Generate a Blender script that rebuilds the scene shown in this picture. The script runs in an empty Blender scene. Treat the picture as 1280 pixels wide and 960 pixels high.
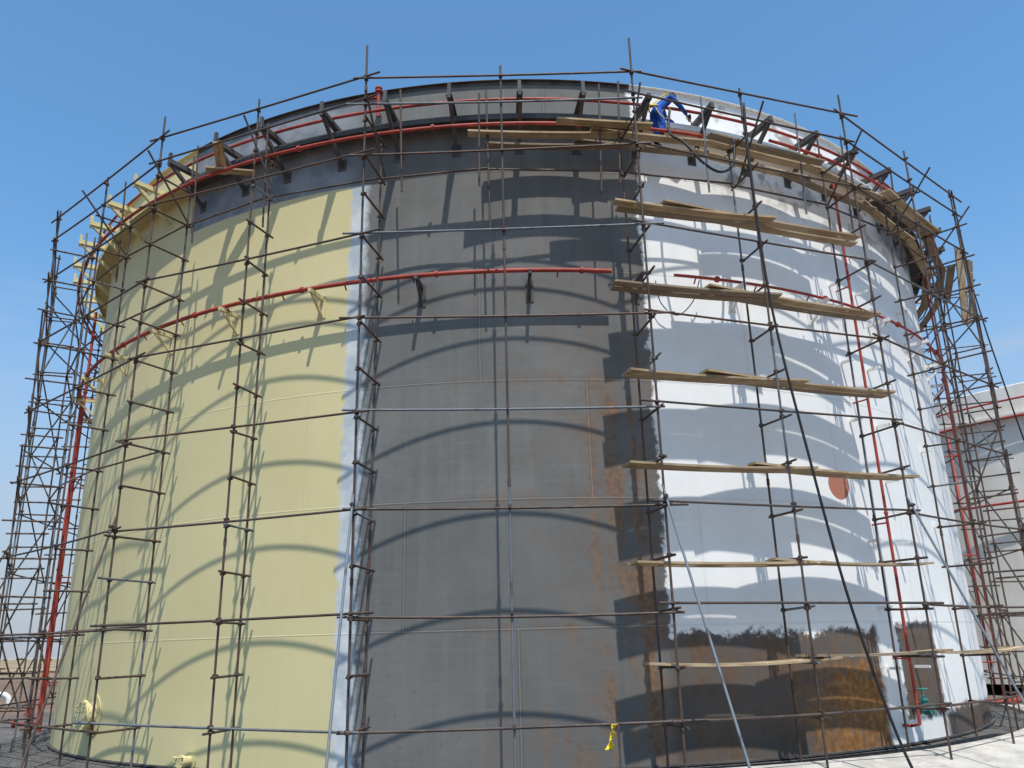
import bpy, math, random
from mathutils import Vector, Matrix
random.seed(7)
rad=math.radians
R=15.0; H=15.5; CAMD=32.16; EYE=2.3
scene=bpy.context.scene
def P(rho,phi,z): return Vector((rho*math.sin(rad(phi)),-rho*math.cos(rad(phi)),z))

# ---------------------------------------------------------------- node helper
class G:
    def __init__(s,name,rough=.6,metal=0.,spec=.4):
        s.m=bpy.data.materials.new(name); s.m.use_nodes=True
        s.nt=s.m.node_tree; s.b=s.nt.nodes['Principled BSDF']
        s.b.inputs['Roughness'].default_value=rough; s.b.inputs['Metallic'].default_value=metal
        s.b.inputs['Specular IOR Level'].default_value=spec
    def n(s,t): return s.nt.nodes.new(t)
    def put(s,sock,v):
        if isinstance(v,bpy.types.NodeSocket): s.nt.links.new(v,sock)
        elif isinstance(v,(tuple,list)) and len(v)==3 and sock.type=='RGBA': sock.default_value=(*v,1)
        else: sock.default_value=v
    def math(s,op,a,b=None,clamp=False):
        d=s.n('ShaderNodeMath'); d.operation=op; d.use_clamp=clamp
        s.put(d.inputs[0],a)
        if b is not None: s.put(d.inputs[1],b)
        return d.outputs[0]
    def sm(s,x,a,b,lo=0.,hi=1.):
        d=s.n('ShaderNodeMapRange'); d.interpolation_type='SMOOTHSTEP'
        if a>b: a,b,lo,hi=b,a,hi,lo
        s.put(d.inputs[0],x)
        for i,v in zip((1,2,3,4),(a,b,lo,hi)): d.inputs[i].default_value=v
        return d.outputs[0]
    def lin(s,x,a,b,lo,hi):
        d=s.n('ShaderNodeMapRange'); s.put(d.inputs[0],x)
        for i,v in zip((1,2,3,4),(a,b,lo,hi)): d.inputs[i].default_value=v
        return d.outputs[0]
    def noise(s,vec,scale,detail=4.,rough=.55,dist=0.):
        d=s.n('ShaderNodeTexNoise'); s.put(d.inputs['Vector'],vec)
        d.inputs['Scale'].default_value=scale; d.inputs['Detail'].default_value=detail
        d.inputs['Roughness'].default_value=rough; d.inputs['Distortion'].default_value=dist
        return d.outputs['Fac']
    def xyz(s,x,y,z=0.):
        d=s.n('ShaderNodeCombineXYZ')
        for i,v in enumerate((x,y,z)): s.put(d.inputs[i],v)
        return d.outputs[0]
    def sep(s,v):
        d=s.n('ShaderNodeSeparateXYZ'); s.put(d.inputs[0],v); return d.outputs
    def mix(s,f,a,b,blend='MIX'):
        d=s.n('ShaderNodeMix'); d.data_type='RGBA'; d.blend_type=blend
        s.put(d.inputs[0],f); s.put(d.inputs[6],a); s.put(d.inputs[7],b); return d.outputs[2]
    def mul(s,*a):
        r=a[0]
        for x in a[1:]: r=s.math('MULTIPLY',r,x)
        return r
    def mx(s,a,b): return s.math('MAXIMUM',a,b)
    def inv(s,a): return s.math('SUBTRACT',1.,a)
    def bump(s,h,strength=.3,dist=.02):
        d=s.n('ShaderNodeBump'); d.inputs['Strength'].default_value=strength
        d.inputs['Distance'].default_value=dist; s.put(d.inputs['Height'],h)
        s.nt.links.new(d.outputs[0],s.b.inputs['Normal'])
    def gen(s):  return s.n('ShaderNodeNewGeometry').outputs['Position']
    def col(s,c): s.put(s.b.inputs['Base Color'],c); return s.m

def painted(name,c,var=.15,rough=.5,scale=3.,dirt=(.10,.07,.05),dirtamt=.15,metal=0.):
    g=G(name,rough,metal,.3); v=g.gen()
    a=g.noise(v,scale,4); b=g.noise(v,scale*6,3)
    c1=tuple(x*(1-var) for x in c); c2=tuple(min(1,x*(1+var)) for x in c)
    k=g.mix(g.sm(a,.35,.65),c1,c2)
    k=g.mix(g.mul(g.sm(b,.55,.72),dirtamt*3),k,dirt)
    g.bump(b,.15,.01)
    return g.col(k)

M={}
M['cream']=painted('cream_paint',(.60,.53,.28),.05,.6)
M['white']=painted('white_paint',(.76,.76,.73),.05,.6)
M['dark']=painted('bare_steel',(.075,.073,.072),.25,.65,dirt=(.12,.06,.03))
M['red']=painted('red_paint',(.34,.05,.035),.2,.55,dirt=(.14,.05,.03),dirtamt=.2)
M['teal']=painted('teal_paint',(.05,.20,.19),.25,.5,dirtamt=.2)
M['blue']=painted('blue_coverall',(.015,.085,.40),.25,.85,scale=8,dirtamt=.05)
M['skin']=painted('skin',(.32,.17,.10),.08,.6,dirtamt=0)
M['black']=painted('black_rubber',(.018,.018,.02),.2,.6,dirtamt=.05)
M['hair']=painted('black_hair',(.012,.010,.009),.2,.7,dirtamt=0)
M['yellow']=painted('yellow_plastic',(.75,.55,.02),.1,.5,dirt=(.02,.02,.02),dirtamt=.2)
M['concrete']=painted('concrete',(.44,.41,.37),.15,.85,scale=1.5,dirt=(.22,.2,.17),dirtamt=.2)

g=G('scaffold_tube_steel',.6,.1,.4)
at=g.n('ShaderNodeAttribute'); at.attribute_name='tint'; t=g.sep(at.outputs['Color'])
v=g.gen(); nz=g.noise(v,2.2,4,.65); nf=g.noise(v,14,3)
k=g.mix(g.sm(nz,.35,.65),(.036,.029,.025),(.085,.062,.048))
k=g.mix(g.mul(t[1],g.sm(nf,.35,.6)),k,(.12,.060,.036))
k=g.mix(g.mul(t[0],g.sm(nz,.25,.5)),k,(.17,.20,.23))
g.put(g.b.inputs['Roughness'],g.lin(nf,.3,.7,.45,.8)); g.bump(nf,.2,.005)
M['tube']=g.col(k)
g=G('timber',.85,0,.2)
at=g.n('ShaderNodeAttribute'); at.attribute_name='tint'; t=g.sep(at.outputs['Color'])
tc=g.n('ShaderNodeTexCoord').outputs['UV']; u=g.sep(tc)
gr=g.noise(g.xyz(g.mul(u[0],.7),g.mul(u[1],28.),g.mul(t[0],40.)),1.,5,.6,.3)
bl=g.noise(g.gen(),1.6,4)
k=g.mix(g.sm(gr,.3,.7),(.22,.14,.075),(.48,.36,.215))
k=g.mix(g.mul(g.sm(bl,.42,.62),.5),k,(.55,.44,.29))
k=g.mix(g.mul(t[1],.75),k,(.17,.135,.105))
k=g.mix(g.sm(g.noise(g.gen(),7,3),.66,.72),k,(.6,.57,.5))
g.bump(gr,.3,.01); M['wood']=g.col(k)

def shell_material():
    g=G('tank_shell_coating',.65,0,.25)
    uv=g.n('ShaderNodeTexCoord').outputs['UV']; u=g.sep(uv); phi,z=u[0],u[1]
    s=g.math('MULTIPLY',phi,.2618); v=g.xyz(s,z)
    n1=g.noise(v,.35,5,.6); n2=g.noise(v,1.3,5,.6); n3=g.noise(v,7.,4,.65)
    st=g.noise(g.xyz(g.mul(s,3.2),g.mul(z,.12)),1.,4,.6)
    br=g.noise(g.xyz(g.mul(s,.5),g.mul(z,14.)),1.,3,.6)
    crs=g.math('FLOOR',g.math('DIVIDE',z,2.6))
    fz=g.math('FRACT',g.math('DIVIDE',z,2.6))
    dz=g.math('MINIMUM',fz,g.inv(fz))
    seamh=g.sm(dz,.0075,.003)
    pu=g.math('ADD',g.math('DIVIDE',phi,24.),g.math('MULTIPLY',crs,.37))
    fu=g.math('FRACT',pu); du=g.math('MINIMUM',fu,g.inv(fu)); seamv=g.sm(du,.0026,.0010)
    seam=g.mx(seamh,seamv)
    heat=g.mx(g.sm(dz,.022,.008),g.sm(du,.010,.004))
    wn=g.n('ShaderNodeTexWhiteNoise'); wn.noise_dimensions='2D'
    g.put(wn.inputs['Vector'],g.xyz(crs,g.math('FLOOR',pu)))
    plate=wn.outputs['Value']
    w1=g.lin(g.noise(v,1.1,4,.7),.3,.7,-1,1); w2=g.lin(g.noise(v,3.5,4,.7),.3,.7,-1,1)
    ph1=g.math('ADD',phi,g.math('MULTIPLY',w2,.28))
    ph2=g.math('ADD',phi,g.math('ADD',g.mul(w1,.3),g.mul(w2,.35)))
    z1=g.math('ADD',z,g.math('ADD',g.mul(w2,.13),g.mul(w1,.12)))
    k=g.mix(g.sm(n1,.3,.7),(.128,.126,.120),(.180,.176,.166))
    k=g.mix(g.mul(g.sm(st,.45,.75),.5),k,(.205,.198,.182))
    k=g.mix(g.mul(g.sm(st,.45,.25),.45),k,(.092,.090,.088))
    k=g.mix(g.mul(g.sm(br,.5,.75),.3),k,(.22,.215,.20))
    k=g.mix(g.mul(plate,.35),k,(.105,.104,.102))
    k=g.mix(g.mul(g.sm(n3,.54,.72),.3),k,(.085,.076,.07))
    k=g.mix(g.mul(heat,.45),k,(.085,.075,.07))
    # rust
    zoneR=g.mul(g.sm(phi,2.,9.5),g.sm(z,8.4,7.4))
    zs=g.mul(g.sm(dz,.11,.0),.75,g.sm(phi,-8,4),g.sm(z,9.,8.))
    zoneB=g.mul(g.sm(z,2.2,.2),g.sm(phi,-6,4),.7)
    zoneT=g.mul(g.sm(phi,-2,6),g.sm(z,13.,9.),.3)
    zone=g.mx(g.mx(g.mx(zoneR,zs),zoneT),zoneB)
    rn=g.math('ADD',g.mul(n2,.45),g.mul(st,.55))
    rust=g.mul(zone,g.sm(rn,.43,.60))
    rc=g.mix(g.sm(n3,.35,.65),(.12,.068,.04),(.24,.12,.05))
    k=g.mix(g.mul(rust,.8),k,rc)
    gen=g.mul(g.sm(n2,.55,.75),.12); k=g.mix(gen,k,(.15,.11,.08))
    k=g.mix(g.mul(seam,.5),k,(.27,.25,.23))
    low=g.mul(g.sm(ph1,11,12),g.sm(z1,2.75,2.2))
    ro=g.mul(low,g.sm(g.math('ADD',phi,g.mul(w1,3.)),21,28),g.sm(g.math('ADD',z,g.mul(w1,.5)),2.1,1.5),g.sm(phi,35.,34.))
    k=g.mix(g.mul(low,.55),k,(.085,.058,.042))
    k=g.mix(g.mul(ro,g.sm(rn,.3,.55)),k,g.mix(g.sm(n3,.4,.65),(.22,.095,.03),(.36,.18,.06)))
    steel=k
    top=g.mul(g.sm(z,12.93,12.99),g.sm(phi,-34.6,-34.2))
    prim=g.mix(g.sm(n2,.35,.65),(.16,.175,.19),(.27,.28,.295))
    cr=g.mix(g.sm(n1,.3,.7),(.59,.515,.27),(.63,.555,.305))
    cr=g.mix(g.mul(g.sm(st,.5,.8),.3),cr,(.52,.45,.255))
    cr=g.mix(g.mul(g.sm(n3,.6,.75),.15),cr,(.45,.38,.22))
    cr=g.mix(g.mul(heat,.18),cr,(.48,.42,.24))
    cr=g.mix(g.mul(seam,.4),cr,(.70,.64,.40))
    cr=g.mix(g.mul(plate,.15),cr,(.52,.46,.265))
    wh=g.mix(g.sm(n2,.3,.7),(.81,.805,.785),(.86,.855,.84))
    wh=g.mix(g.mul(g.sm(st,.5,.8),.3),wh,(.72,.705,.66))
    wh=g.mix(g.mul(plate,.22),wh,(.74,.74,.72))
    wh=g.mix(g.mul(g.sm(n3,.63,.74),.2),wh,(.5,.48,.44))
    wh=g.mix(g.mul(heat,.15),wh,(.6,.6,.58))
    wh=g.mix(g.mul(seam,.3),wh,(.62,.62,.6))
    stain=g.mul(g.sm(z,12.2,13.4),g.sm(n2,.50,.62),g.sm(phi,16,22))
    wh=g.mix(g.mul(stain,.75),wh,(.22,.19,.16))
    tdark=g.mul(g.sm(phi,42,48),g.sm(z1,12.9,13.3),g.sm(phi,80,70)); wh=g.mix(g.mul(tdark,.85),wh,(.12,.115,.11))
    strip=g.mul(g.sm(ph1,-12.4,-13.2),g.inv(top))
    stc=g.mix(g.sm(n2,.35,.65),(.40,.44,.47),(.60,.62,.63))
    k=g.mix(g.mul(top,g.sm(phi,-12,-16)),steel,prim)
    k=g.mix(strip,k,stc)
    k=g.mix(g.mul(g.sm(ph1,-14.2,-14.7),g.inv(top)),k,cr)
    p2=g.mul(g.sm(ph1,35.2,35.5),g.sm(ph1,42.2,41.6),g.sm(z1,2.65,2.5),g.sm(z1,.45,.6))
    p3=g.mul(g.sm(ph1,41.5,42.5),g.sm(z1,.75,.5))
    p4=g.mul(g.sm(ph1,33.,31.9),g.sm(z1,2.5,2.35))
    hole=g.mx(g.mx(p2,p3),p4)
    wm=g.mul(g.sm(ph2,11.7,12.1),g.inv(hole))
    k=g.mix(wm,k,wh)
    dx=g.math('SUBTRACT',s,30.3*.2618); dy=g.math('SUBTRACT',z,5.68)
    dd=g.math('SQRT',g.math('ADD',g.mul(dx,dx),g.mul(dy,dy)))
    k=g.mix(g.sm(dd,.36,.34),k,(.42,.17,.11))
    paintm=g.mx(wm,g.sm(phi,-12.8,-13.2))
    g.put(g.b.inputs['Roughness'],g.lin(paintm,0,1,.8,.62))
    h=g.math('ADD',g.mul(seam,1.),g.mul(n3,.12)); g.bump(h,.35,.012)
    return g.col(k)
M['shell']=shell_material()

# ---------------------------------------------------------------- mesh builder
class MB:
    def __init__(s): s.v=[];s.f=[];s.t=[];s.uv=[]
    def tube(s,a,b,r,n=8,t=(0,0,0),cap=True,r2=None):
        a=Vector(a);b=Vector(b);d=b-a
        if d.length<1e-6:return
        d.normalize(); x=d.orthogonal().normalized(); y=d.cross(x); o=len(s.v); r2=r if r2 is None else r2
        for p,rr in((a,r),(b,r2)):
            for i in range(n):
                an=2*math.pi*i/n; s.v.append(p+x*(math.cos(an)*rr)+y*(math.sin(an)*rr)); s.t.append(t)
        for i in range(n):
            j=(i+1)%n; s.f.append((o+i,o+j,o+n+j,o+n+i))
        if cap: s.f.append(tuple(o+i for i in reversed(range(n)))); s.f.append(tuple(o+n+i for i in range(n)))
    def path(s,pts,r,n=8,t=(0,0,0),closed=False):
        pts=[Vector(p) for p in pts]; o=len(s.v); m=len(pts); px=None
        for k,p in enumerate(pts):
            a=pts[(k-1)%m] if (closed or k>0) else p; b=pts[(k+1)%m] if (closed or k<m-1) else p
            d=(b-a).normalized()
            x=(Vector((0,0,1))-d*d.z) if abs(d.z)<.95 else (px-d*px.dot(d) if px else d.orthogonal())
            if px and abs(d.z)>.6: x=px-d*px.dot(d)
            x.normalize(); px=x; y=d.cross(x)
            rr=r[k] if isinstance(r,(list,tuple)) else r
            for i in range(n):
                an=2*math.pi*i/n; s.v.append(p+x*(math.cos(an)*rr)+y*(math.sin(an)*rr)); s.t.append(t)
        for k in range(m if closed else m-1):
            k2=(k+1)%m
            for i in range(n):
                j=(i+1)%n; s.f.append((o+k*n+i,o+k*n+j,o+k2*n+j,o+k2*n+i))
        if not closed:
            s.f.append(tuple(o+i for i in reversed(range(n)))); s.f.append(tuple(o+(m-1)*n+i for i in range(n)))
    def box(s,c,X,Y,Z,dx,dy,dz,t=(0,0,0)):
        o=len(s.v)
        for sx in(-.5,.5):
            for sy in(-.5,.5):
                for sz in(-.5,.5): s.v.append(c+X*dx*sx+Y*dy*sy+Z*dz*sz); s.t.append(t)
        for f in((0,1,3,2),(4,6,7,5),(0,4,5,1),(2,3,7,6),(0,2,6,4),(1,5,7,3)): s.f.append(tuple(o+i for i in f))
    def beam(s,a,b,w,h,t=(0,0,0),up=Vector((0,0,1))):
        a=Vector(a);b=Vector(b);X=(b-a);L=X.length;X.normalize();Y=up.cross(X)
        if Y.length<1e-4: Y=X.orthogonal()
        Y.normalize();Z=X.cross(Y); s.box((a+b)/2,X,Y,Z,L,w,h,t)
    def make(s,name,mat,parent=None,smooth=False,mats=None):
        me=bpy.data.meshes.new(name); me.from_pydata([tuple(x) for x in s.v],[],s.f); me.update()
        at=me.color_attributes.new('tint','FLOAT_COLOR','POINT')
        at.data.foreach_set('color',[c for t in s.t for c in (*t,1.)])
        if smooth: me.polygons.foreach_set('use_smooth',[True]*len(me.polygons))
        me.materials.append(mat); ob=bpy.data.objects.new(name,me); scene.collection.objects.link(ob)
        if parent: ob.parent=parent
        return ob
def autosmooth(ob,a=40):
    bpy.context.view_layer.objects.active=ob
    for o in bpy.data.objects: o.select_set(False)
    ob.select_set(True); bpy.ops.object.shade_smooth_by_angle(angle=rad(a))
def empty(name):
    e=bpy.data.objects.new(name,None); scene.collection.objects.link(e); return e
def revolve(name,prof,mat,parent,a0=-180,a1=180,seg=360,loc=(0,0)):
    v=[];f=[];n=len(prof)
    for i in range(seg+1):
        ph=a0+(a1-a0)*i/seg
        for r,z in prof:
            p=P(r,ph,z); v.append((p.x+loc[0],p.y+loc[1],p.z))
    for i in range(seg):
        for j in range(n-1): f.append((i*n+j,(i+1)*n+j,(i+1)*n+j+1,i*n+j+1))
    me=bpy.data.meshes.new(name); me.from_pydata(v,[],f); me.update()
    uv=me.uv_layers.new(name='UVMap')
    for pl in me.polygons:
        for li in pl.loop_indices:
            vi=me.loops[li].vertex_index; uv.data[li].uv=(a0+(a1-a0)*(vi//n)/seg,prof[vi%n][1])
    me.materials.append(mat); ob=bpy.data.objects.new(name,me); scene.collection.objects.link(ob); ob.parent=parent
    autosmooth(ob,30); return ob

# ---------------------------------------------------------------- tank
tank=empty('oil_storage_tank')
revolve('shell',[(R,0),(R,2.6),(R,5.2),(R,7.8),(R,10.4),(R,13.0),(R,H)],M['shell'],tank)
revolve('roof',[(R-.02,H-.03),(7,H+.35),(.01,H+.7)],M['dark'],tank,seg=90)
revolve('bottom_chime',[(R-.05,.035),(R+.09,.035),(R+.09,.0)],M['dark'],tank,seg=180)
def matreg(ph): return 'cream' if ph<-34.4 else ('white' if ph>75 else 'dark')
for a0,a1 in((-180,-34.4),(-34.4,11.9),(11.9,44),(44,75),(75,180)):
    m=matreg((a0+a1)/2)
    if a0==11.9: m='white'
    seg=int((a1-a0)*1.2)
    revolve('wind_girder',[(R+.003,14.26),(R+.46,14.26),(R+.46,14.12),(R+.448,14.12),(R+.448,14.248),(R+.003,14.248)],M[m],tank,a0,a1,seg)
    revolve('curb_angle',[(R+.003,H-.10),(R+.012,H-.10),(R+.012,H-.012),(R+.09,H-.012),(R+.09,H),(R-.03,H)],M[m if a0!=44 else 'white'],tank,a0,a1,seg)
br={'cream':MB(),'white':MB(),'dark':MB()}
ph=-178.
while ph<178:
    p=ph+random.uniform(-.4,.4); m=matreg(p)
    b=br[m]; L=1.15
    b.beam(P(R-.01,p,14.42),P(R+L,p,14.42),.09,.13); b.beam(P(R-.01,p,14.35),P(R+L,p,14.35),.14,.012)
    b.beam(P(R-.01,p,13.55),P(R+L-.12,p,14.33),.08,.09)
    if p<11: b.beam(P(R+L-.04,p,14.28),P(R+L-.04,p,14.66),.08,.07,up=P(1,p,0))
    b.box(P(R+.008,p,13.6),P(1,p+90,0),P(1,p,0),Vector((0,0,1)),.22,.02,.3)
    ph+=5.6
ph=-175.
while ph<178:
    m='cream' if ph<-14.4 else ('dark' if ph<11.8 else 'white'); b=br[m]
    b.beam(P(R-.01,ph,10.1),P(R+.62,ph,10.1),.07,.09); b.beam(P(R-.01,ph,9.65),P(R+.5,ph,10.05),.05,.06)
    b.box(P(R+.008,ph,9.9),P(1,ph+90,0),P(1,ph,0),Vector((0,0,1)),.18,.02,.55)
    ph+=9.3
for kx,b in br.items(): b.make('pipe_brackets_'+kx,M[kx],tank)
def ring(rho,z,a0,a1,b,r=.05):
    n=int(abs(a1-a0)); b.path([P(rho,a0+(a1-a0)*i/n,z+.0) for i in range(n+1)],r,10)
pp=MB()
ring(R+.62,14.53,-60,170,pp,.038); ring(R+.9,13.67,-175,20,pp,.042); ring(R+.9,13.95,24,175,pp,.04)
ring(R+.45,10.2,-175,8.5,pp,.05); ring(R+.45,10.2,14,175,pp,.035)
for p0 in range(-170,172,6):
    if not 8<p0<15: pp.tube(P(R+.45,p0,10.2),P(R+.33,p0,10.08),.018,6)
for p0 in range(-174,175,12):
    pp.tube(P(R+.45,p0-.12,10.2),P(R+.45,p0+.12,10.2),.075,12); pp.tube(P(R+.9,p0-.12,13.67 if p0<20 else 13.95),P(R+.9,p0+.12,13.67 if p0<20 else 13.95),.075,12)
def riser(phi,z0,z1,r=.055,rho=R+.4):
    pp.tube(P(rho,phi,z0),P(rho,phi,z1),r,10)
    z=z0+1.5
    while z<z1: pp.tube(P(rho,phi,z),P(rho,phi,z+.05),r*1.5,12); pp.tube(P(R-.01,phi,z-.2),P(rho,phi,z-.2),.02,6); z+=3.
riser(34.2,.5,13.9,.034); riser(-68,.2,13.6,.05); riser(-64.5,.3,10.2,.04); riser(62,.2,14.,.03)
pp.path([P(R+.4,34.2,.55),P(R+.4,34.2,.45),P(R+.2,34.2,.4),P(R-.02,34.2,.4)],.034,10)
pp.tube(P(R+.3,-11.6,14.6),P(R+.3,-11.6,15.4),.045,10); pp.tube(P(R+.3,-11.6,15.3),P(R+.3,-11.6,15.34),.09,12); pp.tube(P(R+.3,-11.6,15.38),P(R+.3,-11.6,15.42),.09,12)
pp.tube(P(R+.3,-11.6,15.15),P(R+.3,-12.6,15.15),.035,10)
o=pp.make('cooling_water_pipes',M['red'],tank); autosmooth(o)
cl=MB()
for z in [1.6,2.9,4.4,5.9,7.3,8.8,10.9,12]:
    for p0 in (33.2,37.5): cl.beam(P(R,p0,z),P(R+.35,p0,z),.06,.06); 
for z in [3,5.,7,9,11]: cl.beam(P(R,47,z),P(R+.3,47,z),.07,.07)
cl.make('pipe_clips',M['white'],tank)
def disc(b,phi,z,r,l,bolts=16):
    b.tube(P(R-.02,phi,z),P(R+l,phi,z),r*.8,32); b.tube(P(R+.001,phi,z),P(R+.02,phi,z),r*1.35,32)
    b.tube(P(R+l,phi,z),P(R+l+.04,phi,z),r,32); b.tube(P(R+l+.045,phi,z),P(R+l+.08,phi,z),r,32)
    ax=P(1,phi,0); T=P(1,phi+90,0); Z=Vector((0,0,1))
    for i in range(bolts):
        a=2*math.pi*i/bolts; c=P(R+l,phi,z)+(T*math.cos(a)+Z*math.sin(a))*r*.88
        b.tube(c-ax*.03,c+ax*.12,.014,6)
    b.path([P(R+l+.08,phi,z)+Z*.1+T*-.1,P(R+l+.17,phi,z)+Z*.1+T*-.1,P(R+l+.17,phi,z)+Z*.1+T*.1,P(R+l+.08,phi,z)+Z*.1+T*.1],.012,6)
mh=MB(); disc(mh,-43,.95,.36,.2); o=mh.make('manhole',M['cream'],tank); autosmooth(o)
mh=MB(); disc(mh,-27.6,.16,.13,.2,8); o=mh.make('nozzle',M['cream'],tank); autosmooth(o)

va=MB(); c=P(R+.3,36.,.72); ax=P(1,36.,0); T=P(1,126.,0); Z=Vector((0,0,1))
va.tube(P(R,36.,.72),P(R+.5,36.,.72),.05,14)
for d in(-.17,-.14,.12,.15): va.tube(c+ax*d,c+ax*(d+.022),.12,16)
va.path([c-ax*.12,c-ax*.06,c,c+ax*.06,c+ax*.12],[.06,.10,.13,.10,.06],16)
va.path([c,c+Z*.1,c+Z*.2,c+Z*.28],[.09,.08,.06,.04],12); va.tube(c+Z*.18,c+Z*.21,.10,12); va.tube(c+Z*.2,c+Z*.5,.014,8)
w=[c+Z*.42+(ax*math.cos(a)+T*math.sin(a))*.12 for a in [2*math.pi*i/20 for i in range(20)]]
va.path(w,.012,6,closed=True)
for i in range(0,20,5): va.tube(c+Z*.42,w[i],.008,6)
o=va.make('gate_valve',M['teal']); autosmooth(o)

# ---------------------------------------------------------------- scaffolding
sc=empty('scaffolding')
RO,RI=16.8,15.88; ROm=RO*math.cos(rad(10))
LV=[.93+1.93*i for i in range(7)]; RAILS=[13.78,14.42]
st=MB(); ld=MB(); tr=MB(); cp=MB(); dg=MB()
TR=.0245
def tint():
    x=random.random(); return (random.uniform(.5,.9) if x<.08 else random.uniform(0,.10),random.uniform(.2,1),0)
def coupler(p,d1,d2):
    d1=d1.normalized();d2=d2.normalized(); t=(random.uniform(0,.1),random.uniform(.3,1),0)
    cp.tube(p-d1*.032,p+d1*.032,.042,8,t); c=d1.cross(d2)
    if c.length<.1: return
    c.normalize(); q=p+c*.0
    cp.tube(q-d2*.035,q+d2*.035,.042,8,t); cp.tube(p-d1*.02-d2*.065,p-d1*.02+d2*.02,.011,6,t)
    cp.box(p+d2*.055,d1,d2,c,.045,.05,.036,t)
def pole(rho,phi,z0,z1,lean=0.03):
    a=P(rho,phi,z0); b=P(rho+random.uniform(-lean,lean)*2,phi+random.uniform(-.2,.2),z1)
    cuts=[z0]; zz=z0+random.uniform(2,5.5)
    while zz<z1-.5: cuts.append(zz); zz+=random.uniform(4,6)
    cuts.append(z1)
    for i in range(len(cuts)-1):
        f0=(cuts[i]-z0)/(z1-z0);f1=(cuts[i+1]-z0)/(z1-z0)
        st.tube(a.lerp(b,f0),a.lerp(b,f1),TR,8,tint())
        if i: cp.tube(a.lerp(b,f0)-Vector((0,0,.07)),a.lerp(b,f0)+Vector((0,0,.07)),.034,8,(.1,.6,0))
    return a,b
def at(pb,z,z0=None):
    a,b=pb; return a.lerp(b,(z-a.z)/(b.z-a.z))
PH0=-.4; poles={}
for k in range(36):
    phi=PH0+10*(k if k<18 else k-36); even=k%2==1
    kk=(k if k<18 else k-36)
    rho=RO if even else ROm+.0
    ztop=14.55+random.uniform(0,.25)
    if kk in(-1,1): ztop=15.35
    if kk==-3 or kk==3: ztop=15.1
    o=pole(rho+(.03 if even else .05),phi,-.05,ztop)
    i=None
    if kk!=0: i=pole(RI,phi+random.uniform(-.3,.3),-.05,random.uniform(13.2,14.3) if kk%3 else 14.5)
    else: i=pole(RI,phi-1.0,11.,14.6)
    poles[kk]=(phi,rho,o,i)
    for q in(o,i): 
        if q[0].z<1: cp.box(q[0]+Vector((0,0,.0)),Vector((1,0,0)),Vector((0,1,0)),Vector((0,0,1)),.18,.18,.02,(.1,.8,0))
T90=lambda p:P(1,p+90,0)
for kk,(phi,rho,o,i) in poles.items():
    side=T90(phi)*.055
    zs=[z-.06 for z in LV]+[z+.93 for z in LV[:-1]]+[13.4]
    for z in zs:
        if i[0].z>z: continue
        z+=random.uniform(-.05,.05)
        a=at(i,z)+side;b=at(o,z)+side; d=(b-a).normalized()
        e0=random.uniform(.06,.18);e1=random.uniform(.06,.3)
        if kk in(0,): continue
        a2=a-d*e0; b2=b+d*e1
        if math.hypot(a2.x,a2.y)<R+.1: a2=a-d*.1
        b2.z+=random.uniform(-.04,.04)
        tr.tube(a2,b2,TR,8,tint())
        coupler(at(i,z),Vector((0,0,1)),side); coupler(at(o,z),Vector((0,0,1)),side)
for kk in range(-17,18,2):
    n=kk+2 if kk+2<=17 else -17
    pa=poles[kk];pb=poles[n];pm=poles[kk+1 if kk+1<18 else -18]
    for li,z in enumerate(LV+RAILS):
        za=z+random.uniform(-.05,.05);zb=z+random.uniform(-.07,.07)
        a=at(pa[2],za);b=at(pb[2],zb); d=(b-a).normalized(); out=P(.055,pm[0],0)
        off=Vector((0,0,(.0 if (kk//2)%2 else .055)))
        tt=tint()
        if kk==-1 and li in(3,5,7): tt=(.7,.2,0)
        # slightly bowed tube
        p0=a-d*random.uniform(.15,.45)+out+off; p1=b+d*random.uniform(.1,.6)+out+off; bow=random.uniform(-.01,.045)
        ld.path([p0.lerp(p1,f)-Vector((0,0,bow*4*f*(1-f))) for f in(0,.17,.33,.5,.67,.83,1)],TR,8,tt)
        for q in(a,b,at(pm[2],z)): coupler(q+off,Vector((0,0,1)),P(1,pm[0],0))
        if z==LV[-1] or (abs(kk)>=5 and li%2==1):
            for (q0,q1) in((pa,pm),(pm,pb)):
                if q0[3][0].z<z and q1[3][0].z<z:
                    ld.tube(at(q0[3],z),at(q1[3],z+.03),TR,8,tint())
rk={-1:-9.,1:10.9,3:30.,-3:-27.5,-5:-52,5:50}
for kk in range(-17,18,2):
    phi=poles[kk][0]; base=rk.get(kk,phi+1)
    top=at(poles[kk][2],4.9)+P(.08,phi,0); d=P(19.,base,-.45)-top
    dg.tube(top-d.normalized()*.25,top+d,TR,8,(.95,.1,0) if abs(kk)<=1 or kk==3 else tint()); coupler(top,Vector((0,0,1)),P(1,phi,0))
    if abs(kk) in(5,7):
        a=at(poles[kk][2],2.0); f=top+d*(2.9/5.35); dg.tube(a-P(.2,phi,0),f+P(.3,phi,0),TR,8,tint())
for kk in list(range(-11,-5))+list(range(6,12)):
    o=poles[kk][2];i=poles[kk][3]; s_=T90(poles[kk][0])*-.06
    for li in range(6):
        z0=LV[li];z1=LV[li+1]
        if (li+kk)%2: dg.tube(at(o,z0)+s_,at(i,min(z1,13.))+s_,TR,8,tint())
        elif li%3==0: dg.tube(at(i,z0)+s_,at(o,z1)+s_,TR,8,tint())
    if kk+1 in poles and kk%2==0:
        o2=poles[kk+1][2]
        for li in range(0,6,2): dg.tube(at(o,LV[li])+P(.07,poles[kk][0],0),at(o2,LV[li+1]+1.)+P(.07,poles[kk][0],0),TR,8,tint())
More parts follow.
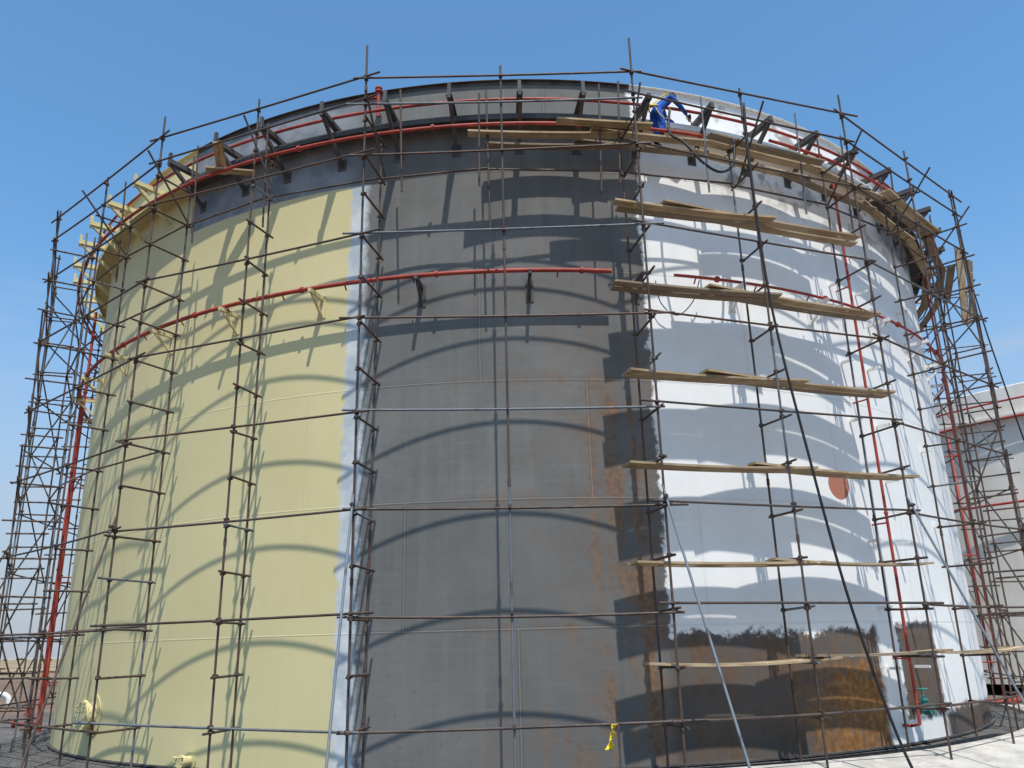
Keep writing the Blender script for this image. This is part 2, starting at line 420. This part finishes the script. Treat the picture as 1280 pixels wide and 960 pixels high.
for phi in(-29,-21,-8.5,-2.2,7.6,9.2,17,27,33,41,52,-41,-52):
    z0=random.uniform(11.6,12.4); dg.tube(P(R+.95,phi,z0),P(R+1.05,phi+random.uniform(-.5,.5),random.uniform(14.3,15.)),TR,8,tint())
for phi in(-10.4,9.6,19.6,29.6,39.6,49.6,-20.4,-30.4,-40.4):
    dg.tube(P(R+.9,phi+.4,12.5),P(RO+.4,phi+.3,13.9),TR,8,tint())
for nm,b in(('standards',st),('ledgers',ld),('transoms',tr),('couplers',cp),('braces',dg)):
    o=b.make(nm,M['tube'],sc); autosmooth(o,50)
pk_v=[];pk_f=[];pk_uv=[];pk_t=[]
def plank(a,b,w=.235,th=.045,sag=.0,t=None):
    a=Vector(a);b=Vector(b);X=(b-a);L=X.length;X.normalize();Y=Vector((0,0,1)).cross(X).normalized();Z=X.cross(Y)
    t=t or (random.random(),random.choice([0,0,.3,.9]),0); n=8;o=len(pk_v);tw=random.uniform(-.03,.03); su=random.random()*9
    for i in range(n+1):
        f=i/n; c=a+X*L*f-Vector((0,0,1))*sag*4*f*(1-f); yy=(Y+Z*tw*(f-.5)*2).normalized()
        for sy,sz in((-1,-1),(1,-1),(1,1),(-1,1)):
            pk_v.append(tuple(c+yy*w/2*sy+Z*th/2*sz)); pk_t.append(t); pk_uv.append((su+f*L,(sy+1)*w/2+(sz*th)))
    for i in range(n):
        for j in range(4):
            k=(j+1)%4; pk_f.append((o+i*4+j,o+i*4+k,o+i*4+4+k,o+i*4+4+j))
    pk_f.append((o+3,o+2,o+1,o)); e=o+n*4; pk_f.append((e,e+1,e+2,e+3))
def deck(p0,p1,z,rhos,sag=0,jit=.5,dz=0):
    for r in rhos:
        q0=p0+random.uniform(-jit,jit);q1=p1+random.uniform(-jit,jit)
        h=math.cos(rad((p1-p0)/2)); rr=r/h
        plank(P(rr,q0,z),P(rr,q1,z+dz),sag=sag+random.uniform(-.01,.02))
dz0=[(1.92,(8.2,21.5),(19.6,33.5)),(3.72,(7.6,22.),(17.8,33.5)),(5.62,(8.,22.3),(17.,33)),(7.52,(8.2,22.),(13.9,32.2)),(9.45,(7.6,20.8),(14.5,31.8)),(11.35,(8.,21.),(11.5,31.))]
for z,A,B in dz0:
    deck(A[0],A[1],z+.0,(16.12,16.38),.03 if z>2 else .06)
    deck(B[0],B[1],z+.052,(16.0,16.26) if B[1]-B[0]>15 else (16.1,16.36),.04)
deck(31.5,46,1.95,(16.15,16.4),.05)
z=13.44
deck(-2.0,9.5,z,(15.36,),.02); deck(-3.2,10.2,z,(15.82,),.02)
deck(6.,18.5,z+.05,(15.4,),.02,.3); deck(7.,18.,z+.05,(15.85,),.02,.3); deck(3.6,12,z+.1,(16.15,),.0)
for i_,a in enumerate((16.5,27.,38.,49.,60.,71.)):
    deck(a,a+13,z+random.choice([0,.05]),(15.42,),.02,.5); deck(a+.4,a+12.6,z+random.choice([.0,.05]),(15.85,) if i_%2 else (15.85,16.12),.02,.5)
plank(P(16.5,59,13.9),P(16.3,60,11.4)); plank(P(16.75,61.,13.6),P(16.5,61.5,11.7))
plank(P(15.7,-27.,13.75),P(16.4,-25.2,14.1)); plank(P(15.4,-24,13.7),P(16.1,-27.5,13.72))
me=bpy.data.meshes.new('planks'); me.from_pydata(pk_v,[],pk_f); me.update()
uv=me.uv_layers.new(name='UVMap')
for l in me.loops: uv.data[l.index].uv=pk_uv[l.vertex_index]
ca=me.color_attributes.new('tint','FLOAT_COLOR','POINT'); ca.data.foreach_set('color',[c for t in pk_t for c in (*t,1.)])
me.materials.append(M['wood']); o=bpy.data.objects.new('planks',me); scene.collection.objects.link(o); o.parent=sc

def curve_pts(pts,n=10):
    out=[]; p=[Vector(x) for x in pts]; p=[p[0]]+p+[p[-1]]
    for i in range(1,len(p)-2):
        for j in range(n):
            t=j/n; a,b,c,d=p[i-1:i+3]
            out.append(.5*((2*b)+(-a+c)*t+(2*a-5*b+4*c-d)*t*t+(-a+3*b-3*c+d)*t**3))
    out.append(p[-2]); return out
h=MB(); h.path(curve_pts([P(17.0,18.6,13.9),P(17.02,18.4,12),P(17.05,18.6,9),P(17.2,19.5,6),P(17.4,21,2.5),P(17.8,23,-.3),P(18.6,25,-.45)]),.028,8)
o=h.make('cable',M['black'],None,True)
h=MB(); h.path(curve_pts([P(15.9,14.2,14.3),P(16.1,13.6,13.5),P(16.6,13.9,12.9),P(16.75,15,12.35),P(16.7,16.5,12.2),P(16.5,18.2,12.6),P(16.3,19,13.4),P(15.6,20,13.8)]),.03,8)
h.path(curve_pts([P(15.3,12.5,10.1),P(15.2,13,9.6),P(15.15,14.5,9.35),P(15.2,16,9.7),P(15.3,16.6,10.2)]),.012,6)
o=h.make('spray_hose',M['black'],None,True)
h=MB()
for a in(0,.35): h.path(curve_pts([P(16.9,68+a,13.3),P(17.1,68+a,11),P(17.6,68.6+a,7.),P(18.4,69+a,2),P(19,69,-.4)]),.014,6)
h.make('rope',M['black'],None,True)

tp=empty('warning_tape_post')
h=MB(); h.tube(P(17.6,5.2,-.5),P(17.6,5.2,1.0),.02,8,(.2,.5,0)); h.make('post',M['tube'],tp)
v=[];f=[];n=14
for i in range(n+1):
    t=i/n
    for sgn in(-1,1):
        wv=.05+.03*math.sin(t*9+sgn)
        q=P(17.55,5.2,1.02-.4*t)+Vector((-.07-.10*t+sgn*wv*math.cos(t*7),sgn*wv*math.sin(t*7)-.03,.02*math.sin(t*20)))
        v.append(tuple(q))
for i in range(n): f.append((2*i,2*i+1,2*i+3,2*i+2))
me=bpy.data.meshes.new('tape');me.from_pydata(v,[],f);me.update();me.materials.append(M['yellow'])
o=bpy.data.objects.new('tape',me);scene.collection.objects.link(o);o.parent=tp
s_=o.modifiers.new('s','SOLIDIFY');s_.thickness=.004

# ---------------------------------------------------------------- worker
wk=empty('worker')
def skinned(name,verts,edges,radii,mat,root=0,sub=2):
    me=bpy.data.meshes.new(name); me.from_pydata(verts,edges,[]); me.update()
    ob=bpy.data.objects.new(name,me); scene.collection.objects.link(ob)
    m=ob.modifiers.new('skin','SKIN'); m.use_smooth_shade=True
    for i,r in enumerate(radii):
        d=me.skin_vertices[0].data[i]; r=r if isinstance(r,tuple) else (r,r); d.radius=r; d.use_root=(i==root)
    s=ob.modifiers.new('sub','SUBSURF'); s.levels=sub; s.render_levels=sub
    me.materials.append(mat); ob.parent=wk; return ob
V=[(-.12,0,.90),(.03,0,1.02),(.17,0,1.16),(.30,0,1.28),(.38,0,1.35),
   (-.10,.10,.84),(.02,.13,.47),(-.04,.14,.12),
   (-.12,-.10,.84),(-.02,-.14,.47),(-.12,-.15,.12),
   (.30,.19,1.28),(.46,.24,1.03),(.68,.17,.90),
   (.30,-.19,1.28),(.52,-.25,1.06),(.78,-.16,.98)]
E=[(0,1),(1,2),(2,3),(3,4),(0,5),(5,6),(6,7),(0,8),(8,9),(9,10),(3,11),(11,12),(12,13),(3,14),(14,15),(15,16)]
RR=[(.15,.13),(.14,.12),(.15,.13),(.15,.12),.075,.105,.08,.06,.105,.08,.06,.078,.058,.045,.078,.058,.045]
skinned('coverall',V,E,RR,M['blue'])
for sx,fx,yy in(('boot_left',-.04,.14),('boot_right',-.12,-.15)):
    skinned(sx,[(fx,yy,.16),(fx-.01,yy,.06),(fx+.09,yy,.05),(fx+.19,yy,.04)],[(0,1),(1,2),(2,3)],[.062,.06,.052,.045],M['black'],1)
for hn,(wx,wy,wz),sg in(('hand_left',(.68,.17,.90),1),('hand_right',(.78,-.16,.98),-1)):
    W=Vector((wx,wy,wz)); d=Vector((.8,-.2*sg,-.5)).normalized(); sd=Vector((.2,.9,0)).normalized(); dn=Vector((-.3,0,-1)).normalized()
    skinned(hn,[W-d*.02,W+d*.04,W+d*.09],[(0,1),(1,2)],[.03,(.038,.022),(.04,.02)],M['skin'],0)
    for fi in range(4):
        b=W+d*.09+sd*(.026*(fi-1.5)); L=[.036,.042,.040,.031][fi]
        skinned('%s_finger_%d'%(hn,fi+1),[b-d*.01,b+d*L,b+d*L*1.5+dn*.025,b+d*L*1.3+dn*.055],[(0,1),(1,2),(2,3)],[.010,.0095,.009,.008],M['skin'],0,1)
    b=W+d*.035-sd*.03*sg
    skinned(hn+'_thumb',[b,b+d*.03-sd*.03*sg,b+d*.06-sd*.03*sg+dn*.02],[(0,1),(1,2)],[.013,.011,.009],M['skin'],0,1)
skinned('neck',[(.36,0,1.33),(.42,0,1.40),(.46,0,1.45)],[(0,1),(1,2)],[.055,.055,.06],M['skin'])
import bmesh
def head():
    bm=bmesh.new(); bmesh.ops.create_uvsphere(bm,u_segments=32,v_segments=24,radius=1)
    for v in bm.verts:
        x,y,z=v.co
        sx=.098;sy=.078;sz=.118
        if z<0: sy*=1-.28*(-z); 
        if z<-.2 and x<0: x*=1-.35*(-z)
        nx=x*sx; 
        if x>.5:
            nx+=.03*math.exp(-((y/.16)**2+((z+.12)/.22)**2))
            nx-=.010*math.exp(-(((abs(y)-.38)/.16)**2+((z-.05)/.13)**2))
            nx+=.008*math.exp(-((y/.35)**2+((z+.55)/.08)**2))
        v.co=(nx,y*sy,z*sz)
    me=bpy.data.meshes.new('head'); bm.to_mesh(me); bm.free(); return me
me=head(); me.polygons.foreach_set('use_smooth',[True]*len(me.polygons)); me.materials.append(M['skin'])
hd=bpy.data.objects.new('head',me); scene.collection.objects.link(hd); hd.parent=wk
hd.location=(.51,0,1.50); hd.rotation_euler=(0,rad(35),0)
hb=MB()
for sg in(-1,1):
    hb.path([Vector((.084,sg*.03,.006)),Vector((.093,sg*.03,.006))],[.012,.006],8)
e_=hb.make('eyes',M['black'],hd)
hb=MB(); hb.path([Vector((.085,-.025,-.062)),Vector((.092,0,-.064)),Vector((.085,.025,-.062))],.004,6); hb.make('mouth',M['red'],hd)
hb=MB()
for sg in(-1,1): hb.path([Vector((0,sg*.076,-.03)),Vector((-.01,sg*.088,.0)),Vector((0,sg*.08,.028))],[.008,.014,.01],8)
hb.make('ears',M['skin'],hd)
bm=bmesh.new(); bmesh.ops.create_uvsphere(bm,u_segments=24,v_segments=16,radius=1)
bmesh.ops.delete(bm,geom=[v for v in bm.verts if v.co.z<(.15 if v.co.x>0 else -.45) ],context='VERTS')
for v in bm.verts: v.co=(v.co.x*.106-.004,v.co.y*.087,v.co.z*.127)
me=bpy.data.meshes.new('hair');bm.to_mesh(me);bm.free();me.polygons.foreach_set('use_smooth',[True]*len(me.polygons));me.materials.append(M['hair'])
ha=bpy.data.objects.new('hair',me);scene.collection.objects.link(ha);ha.parent=hd
hb=MB()
for sg in(-1,1):
    hb.path(curve_pts([(-.22,sg*.07,.90),(-.12,sg*.09,1.08),(.04,sg*.09,1.26),(.2,sg*.09,1.40),(.33,sg*.09,1.42)],6),.014,6)
hb.path(curve_pts([(-.14,-.155,.93),(-.27,0,.96),(-.14,.155,.93),(.03,.12,.86),(.05,0,.84),(.03,-.12,.86)],4),.018,6,closed=False)
hb.path(curve_pts([(-.18,-.1,.9),(-.16,-.2,.65),(-.05,-.3,.5),(.05,-.35,.75)],6),.010,6)
hb.make('harness',M['yellow'],wk,True)
hb=MB(); hb.tube((.80,-.2,.92),(1.05,-.05,.89),.014,8); hb.tube((.82,-.19,.93),(.80,-.2,.78),.018,8); hb.tube((.8,-.24,.94),(.9,-.15,.92),.03,8); hb.make('spray_gun',M['black'],wk)
wphi=13.6; wk.location=P(15.62,wphi,13.5); 
tdir=T90(wphi)*1.0-P(.35,wphi,0); wk.rotation_euler=(0,0,math.atan2(tdir.y,tdir.x))

# ---------------------------------------------------------------- second tank
t2=empty('oil_storage_tank')
az=rad(36.); L2=60.; loc=(L2*math.sin(az),-CAMD+L2*math.cos(az))
g=G('far_tank_paint',.65,0,.25); uv=g.n('ShaderNodeTexCoord').outputs['UV'];u=g.sep(uv)
nn=g.noise(g.xyz(g.mul(u[0],.26),u[1]),.5,5); ss=g.noise(g.xyz(g.mul(u[0],1.),g.mul(u[1],.1)),1,4)
fz=g.math('FRACT',g.math('DIVIDE',u[1],2.35)); dzz=g.math('MINIMUM',fz,g.inv(fz))
k=g.mix(g.sm(nn,.3,.7),(.68,.63,.55),(.78,.73,.65)); k=g.mix(g.mul(g.sm(ss,.5,.7),.3),k,(.54,.49,.41)); k=g.mix(g.mul(g.sm(dzz,.012,.004),.4),k,(.48,.45,.4))
m2=g.col(k)
H2=13.7
revolve('shell',[(15,0),(15,H2),(14.9,H2+.05),(.1,H2+1.2)],m2,t2,seg=200,loc=loc)
revolve('wind_girder',[(15.01,H2-1.4),(15.3,H2-1.4),(15.3,H2-1.5),(15.28,H2-1.5),(15.01,H2-1.42)],m2,t2,seg=200,loc=loc)
h=MB()
for z,r in((H2-.75,.05),(H2-1.6,.06),(H2-5.6,.06)):
    h.path([P(15.35,i*2,z)+Vector((*loc,0)) for i in range(180)],r,8,closed=True)
for pz in(-60,-80,-100): h.tube(P(15.4,pz,0)+Vector((*loc,0)),P(15.4,pz,H2-1.9)+Vector((*loc,0)),.06,8)
h.make('cooling_water_pipes',M['red'],t2,True)

# ---------------------------------------------------------------- ground
g=G('ground_soil',.95,0,.1); v=g.gen(); s3=g.sep(v)
rr=g.math('SQRT',g.math('ADD',g.mul(s3[0],s3[0]),g.mul(s3[1],s3[1])))
n1=g.noise(v,.02,5); n2=g.noise(v,.25,6,.65); n3=g.noise(v,9,4,.7); n4=g.noise(g.xyz(g.mul(s3[0],.004),g.mul(s3[1],.03)),1,4)
near=g.mix(g.sm(n2,.35,.65),(.10,.095,.09),(.17,.155,.14)); near=g.mix(g.sm(n3,.45,.65),near,(.055,.052,.05))
mid=g.mix(g.sm(n2,.3,.7),(.13,.085,.06),(.20,.14,.10))
far=g.mix(g.sm(n4,.42,.58),(.33,.25,.15),(.20,.155,.10))
k=g.mix(g.sm(rr,24,34),near,mid); k=g.mix(g.sm(rr,90,170),k,far); k=g.mix(g.mul(g.sm(rr,600,4000),.75),k,(.42,.40,.38))
g.bump(g.math('ADD',n3,g.mul(n2,2.)),.6,.05); gm=g.col(k)
gv=[];gf=[];rings=[0,10,19,25,40,80,200,600,2000,8000]; 
for r_ in rings[1:]:
    for i in range(64):
        p=P(r_,i*360/64,-.5); gv.append(tuple(p))
gf.append(tuple(range(64)))
for k_ in range(len(rings)-2):
    for i in range(64):
        j=(i+1)%64; gf.append((k_*64+i,(k_+1)*64+i,(k_+1)*64+j,k_*64+j))
me=bpy.data.meshes.new('ground');me.from_pydata(gv,[],gf);me.update();me.materials.append(gm)
gr=bpy.data.objects.new('ground',me);scene.collection.objects.link(gr)
g=G('gravel',.95,0,.1); v=g.gen(); vo=g.n('ShaderNodeTexVoronoi'); g.put(vo.inputs['Vector'],v); vo.inputs['Scale'].default_value=16
k=g.mix(g.noise(v,1.,5),(.05,.05,.05),(.12,.115,.11)); k=g.mix(.5,k,g.mix(g.sep(vo.outputs['Color'])[0],(.03,.03,.03),(.2,.19,.18)))
g.bump(vo.outputs['Distance'],.8,.04); M['gravel']=g.col(k)
pad=empty('tank_foundation')
revolve('gravel_pad',[(R-1,-.02),(R+1.25,-.03),(R+1.3,-.06),(R+2.6,-.497)],M['gravel'],pad,-180,12,192)
revolve('gravel_ring',[(R-1,-.02),(R+1.0,-.03)],M['gravel'],pad,12,180,168)
revolve('concrete_apron',[(R+1.0,-.1),(R+1.0,.06),(R+1.25,.06),(R+4.6,-.42),(R+4.6,-.52)],M['concrete'],pad,12,180,168)

hy=MB(); c=Vector((-17.2,-1.2,-.5)); Z=Vector((0,0,1)); X=Vector((1,0,0)); Y=Vector((0,1,0))
hy.tube(c,c+Z*.9,.09,12); hy.tube(c+Z*.85,c+Z*.9,.16,12); hy.tube(c+Z*.92,c+Z*.97,.16,12); hy.path([c+Z*.97,c+Z*1.1,c+Z*1.2],[.12,.12,.05],12)
hy.tube(c+Z*.6-X*.5,c+Z*.6+X*.3,.07,10); hy.tube(c+Z*.6-X*.5,c+Z*.6-X*.45,.13,12); hy.path([c+Z*1.3+(X*math.cos(a)+Y*math.sin(a))*.17 for a in [i*math.pi/8 for i in range(16)]],.018,6,closed=True); hy.tube(c+Z*1.1,c+Z*1.32,.02,6); hy.tube(c+Z*1.3-X*.17,c+Z*1.3+X*.17,.012,6)
o=hy.make('fire_hydrant',M['red']); autosmooth(o)
gn=MB(); c=Vector((-22.2,5.,-.5)); gn.path(curve_pts([c,c+Z*.9,c+Z*1.25+X*.12,c+Z*1.35+X*.35,c+Z*1.2+X*.6,c+Z*.9+X*.66]),.11,12); o=gn.make('vent_pipe',M['white'],None,True)
gp=MB()
for q,y0 in((0,2.),(1,2.6)): gp.tube(Vector((17.,y0,-.25)),Vector((60,y0+9,-.25)),.09,10)
for x in range(18,60,5): gp.box(Vector((x,2.3+(x-17)*.209,-.42)),X,Y,Z,.3,1.2,.18)
o=gp.make('ground_pipeline',M['red']); autosmooth(o)
gp=MB()
for q in range(3): gp.tube(Vector((-20-q*.5,0,-.3)),Vector((-70,40+q*2,-.3)),.08,10)
o=gp.make('ground_pipeline',M['dark']); autosmooth(o)
fb=MB()
for i in range(160):
    a=random.uniform(-100,100); d=random.uniform(500,1500); c=Vector((d*math.sin(rad(a)),d*math.cos(rad(a)),-.5)); s_=random.uniform(1,4)
    for j in range(5):
        e=c+Vector((random.uniform(-s_,s_)*2,random.uniform(-s_,s_),0)); fb.path([e,e+Z*s_*.4,e+Z*s_*.8],[s_*.6,s_*.8,s_*.2],6)
g=G('scrub',.9,0,.1); fb.make('distant_bushes',g.col(g.mix(g.noise(g.gen(),.5,4),(.04,.05,.025),(.10,.10,.06))))

# ---------------------------------------------------------------- light, sky, camera
ELEV=66.; DEL=10.
D=Vector((math.cos(rad(ELEV))*math.sin(rad(DEL)),-math.cos(rad(ELEV))*math.cos(rad(DEL)),math.sin(rad(ELEV))))
sl=bpy.data.lights.new('sun','SUN'); sl.energy=5.; sl.angle=rad(.5); sl.color=(1,.95,.87)
so=bpy.data.objects.new('sun',sl); scene.collection.objects.link(so); so.rotation_euler=D.to_track_quat('Z','Y').to_euler()
w=bpy.data.worlds.new('World'); scene.world=w; w.use_nodes=True; nt=w.node_tree
bg=nt.nodes['Background']; sk=nt.nodes.new('ShaderNodeTexSky'); sk.sky_type='NISHITA'; sk.sun_disc=False
sk.sun_elevation=rad(ELEV); sk.sun_rotation=rad(180-DEL); sk.dust_density=1.0; sk.air_density=1.0; sk.ozone_density=1.5; sk.altitude=0
def N(t): return nt.nodes.new(t)
def L(a,b): nt.links.new(a,b)
def MX(f,a,b,bl='MIX'):
    d=N('ShaderNodeMix'); d.data_type='RGBA'; d.blend_type=bl
    for i,x in((0,f),(6,a),(7,b)):
        if isinstance(x,bpy.types.NodeSocket): L(x,d.inputs[i])
        elif isinstance(x,tuple): d.inputs[i].default_value=(*x,1)
        else: d.inputs[i].default_value=x
    return d.outputs[2]
c1=MX(1.,sk.outputs[0],(1.2,1.8,2.0),'MULTIPLY')
tc=N('ShaderNodeTexCoord'); sp=N('ShaderNodeSeparateXYZ'); L(tc.outputs['Generated'],sp.inputs[0])
def mr(x,a,b,lo,hi,sm=True):
    d=N('ShaderNodeMapRange'); L(x,d.inputs[0]); d.interpolation_type='SMOOTHSTEP' if sm else 'LINEAR'
    for i,v in zip((1,2,3,4),(a,b,lo,hi)): d.inputs[i].default_value=v
    return d.outputs[0]
haze=mr(sp.outputs[2],.0,.46,.92,0.)
c2=MX(haze,c1,(4.3,4.6,5.4))
mp=N('ShaderNodeMapping'); L(tc.outputs['Generated'],mp.inputs[0]); mp.inputs['Scale'].default_value=(2,2,14)
nz=N('ShaderNodeTexNoise'); L(mp.outputs[0],nz.inputs['Vector']); nz.inputs['Scale'].default_value=1.6; nz.inputs['Detail'].default_value=5
cl_=N('ShaderNodeMath'); cl_.operation='MULTIPLY'; L(mr(nz.outputs['Fac'],.5,.75,0,.5),cl_.inputs[0]); L(mr(sp.outputs[2],.2,.5,1.,0.),cl_.inputs[1])
c3=MX(cl_.outputs[0],c2,(5.4,5.7,6.2))
L(c3,bg.inputs[0]); bg.inputs[1].default_value=.108

cam=bpy.data.cameras.new('camera'); co=bpy.data.objects.new('camera',cam); scene.collection.objects.link(co)
cam.sensor_width=36; cam.lens=1035/1280*36; cam.clip_end=20000; cam.clip_start=.1
th=rad(17.5); hx=Vector((1,0,0)); wv=Vector((0,-math.sin(th),math.cos(th))); fw=Vector((0,math.cos(th),math.sin(th)))
q=.0262; r_=(hx*math.cos(q)-wv*math.sin(q)); u_=(hx*math.sin(q)+wv*math.cos(q))
m=Matrix((r_,u_,-fw)).transposed().to_4x4(); m.translation=Vector((0,-CAMD,EYE)); co.matrix_world=m
scene.camera=co
scene.view_settings.view_transform='Standard'; scene.view_settings.look='None'; scene.view_settings.exposure=0
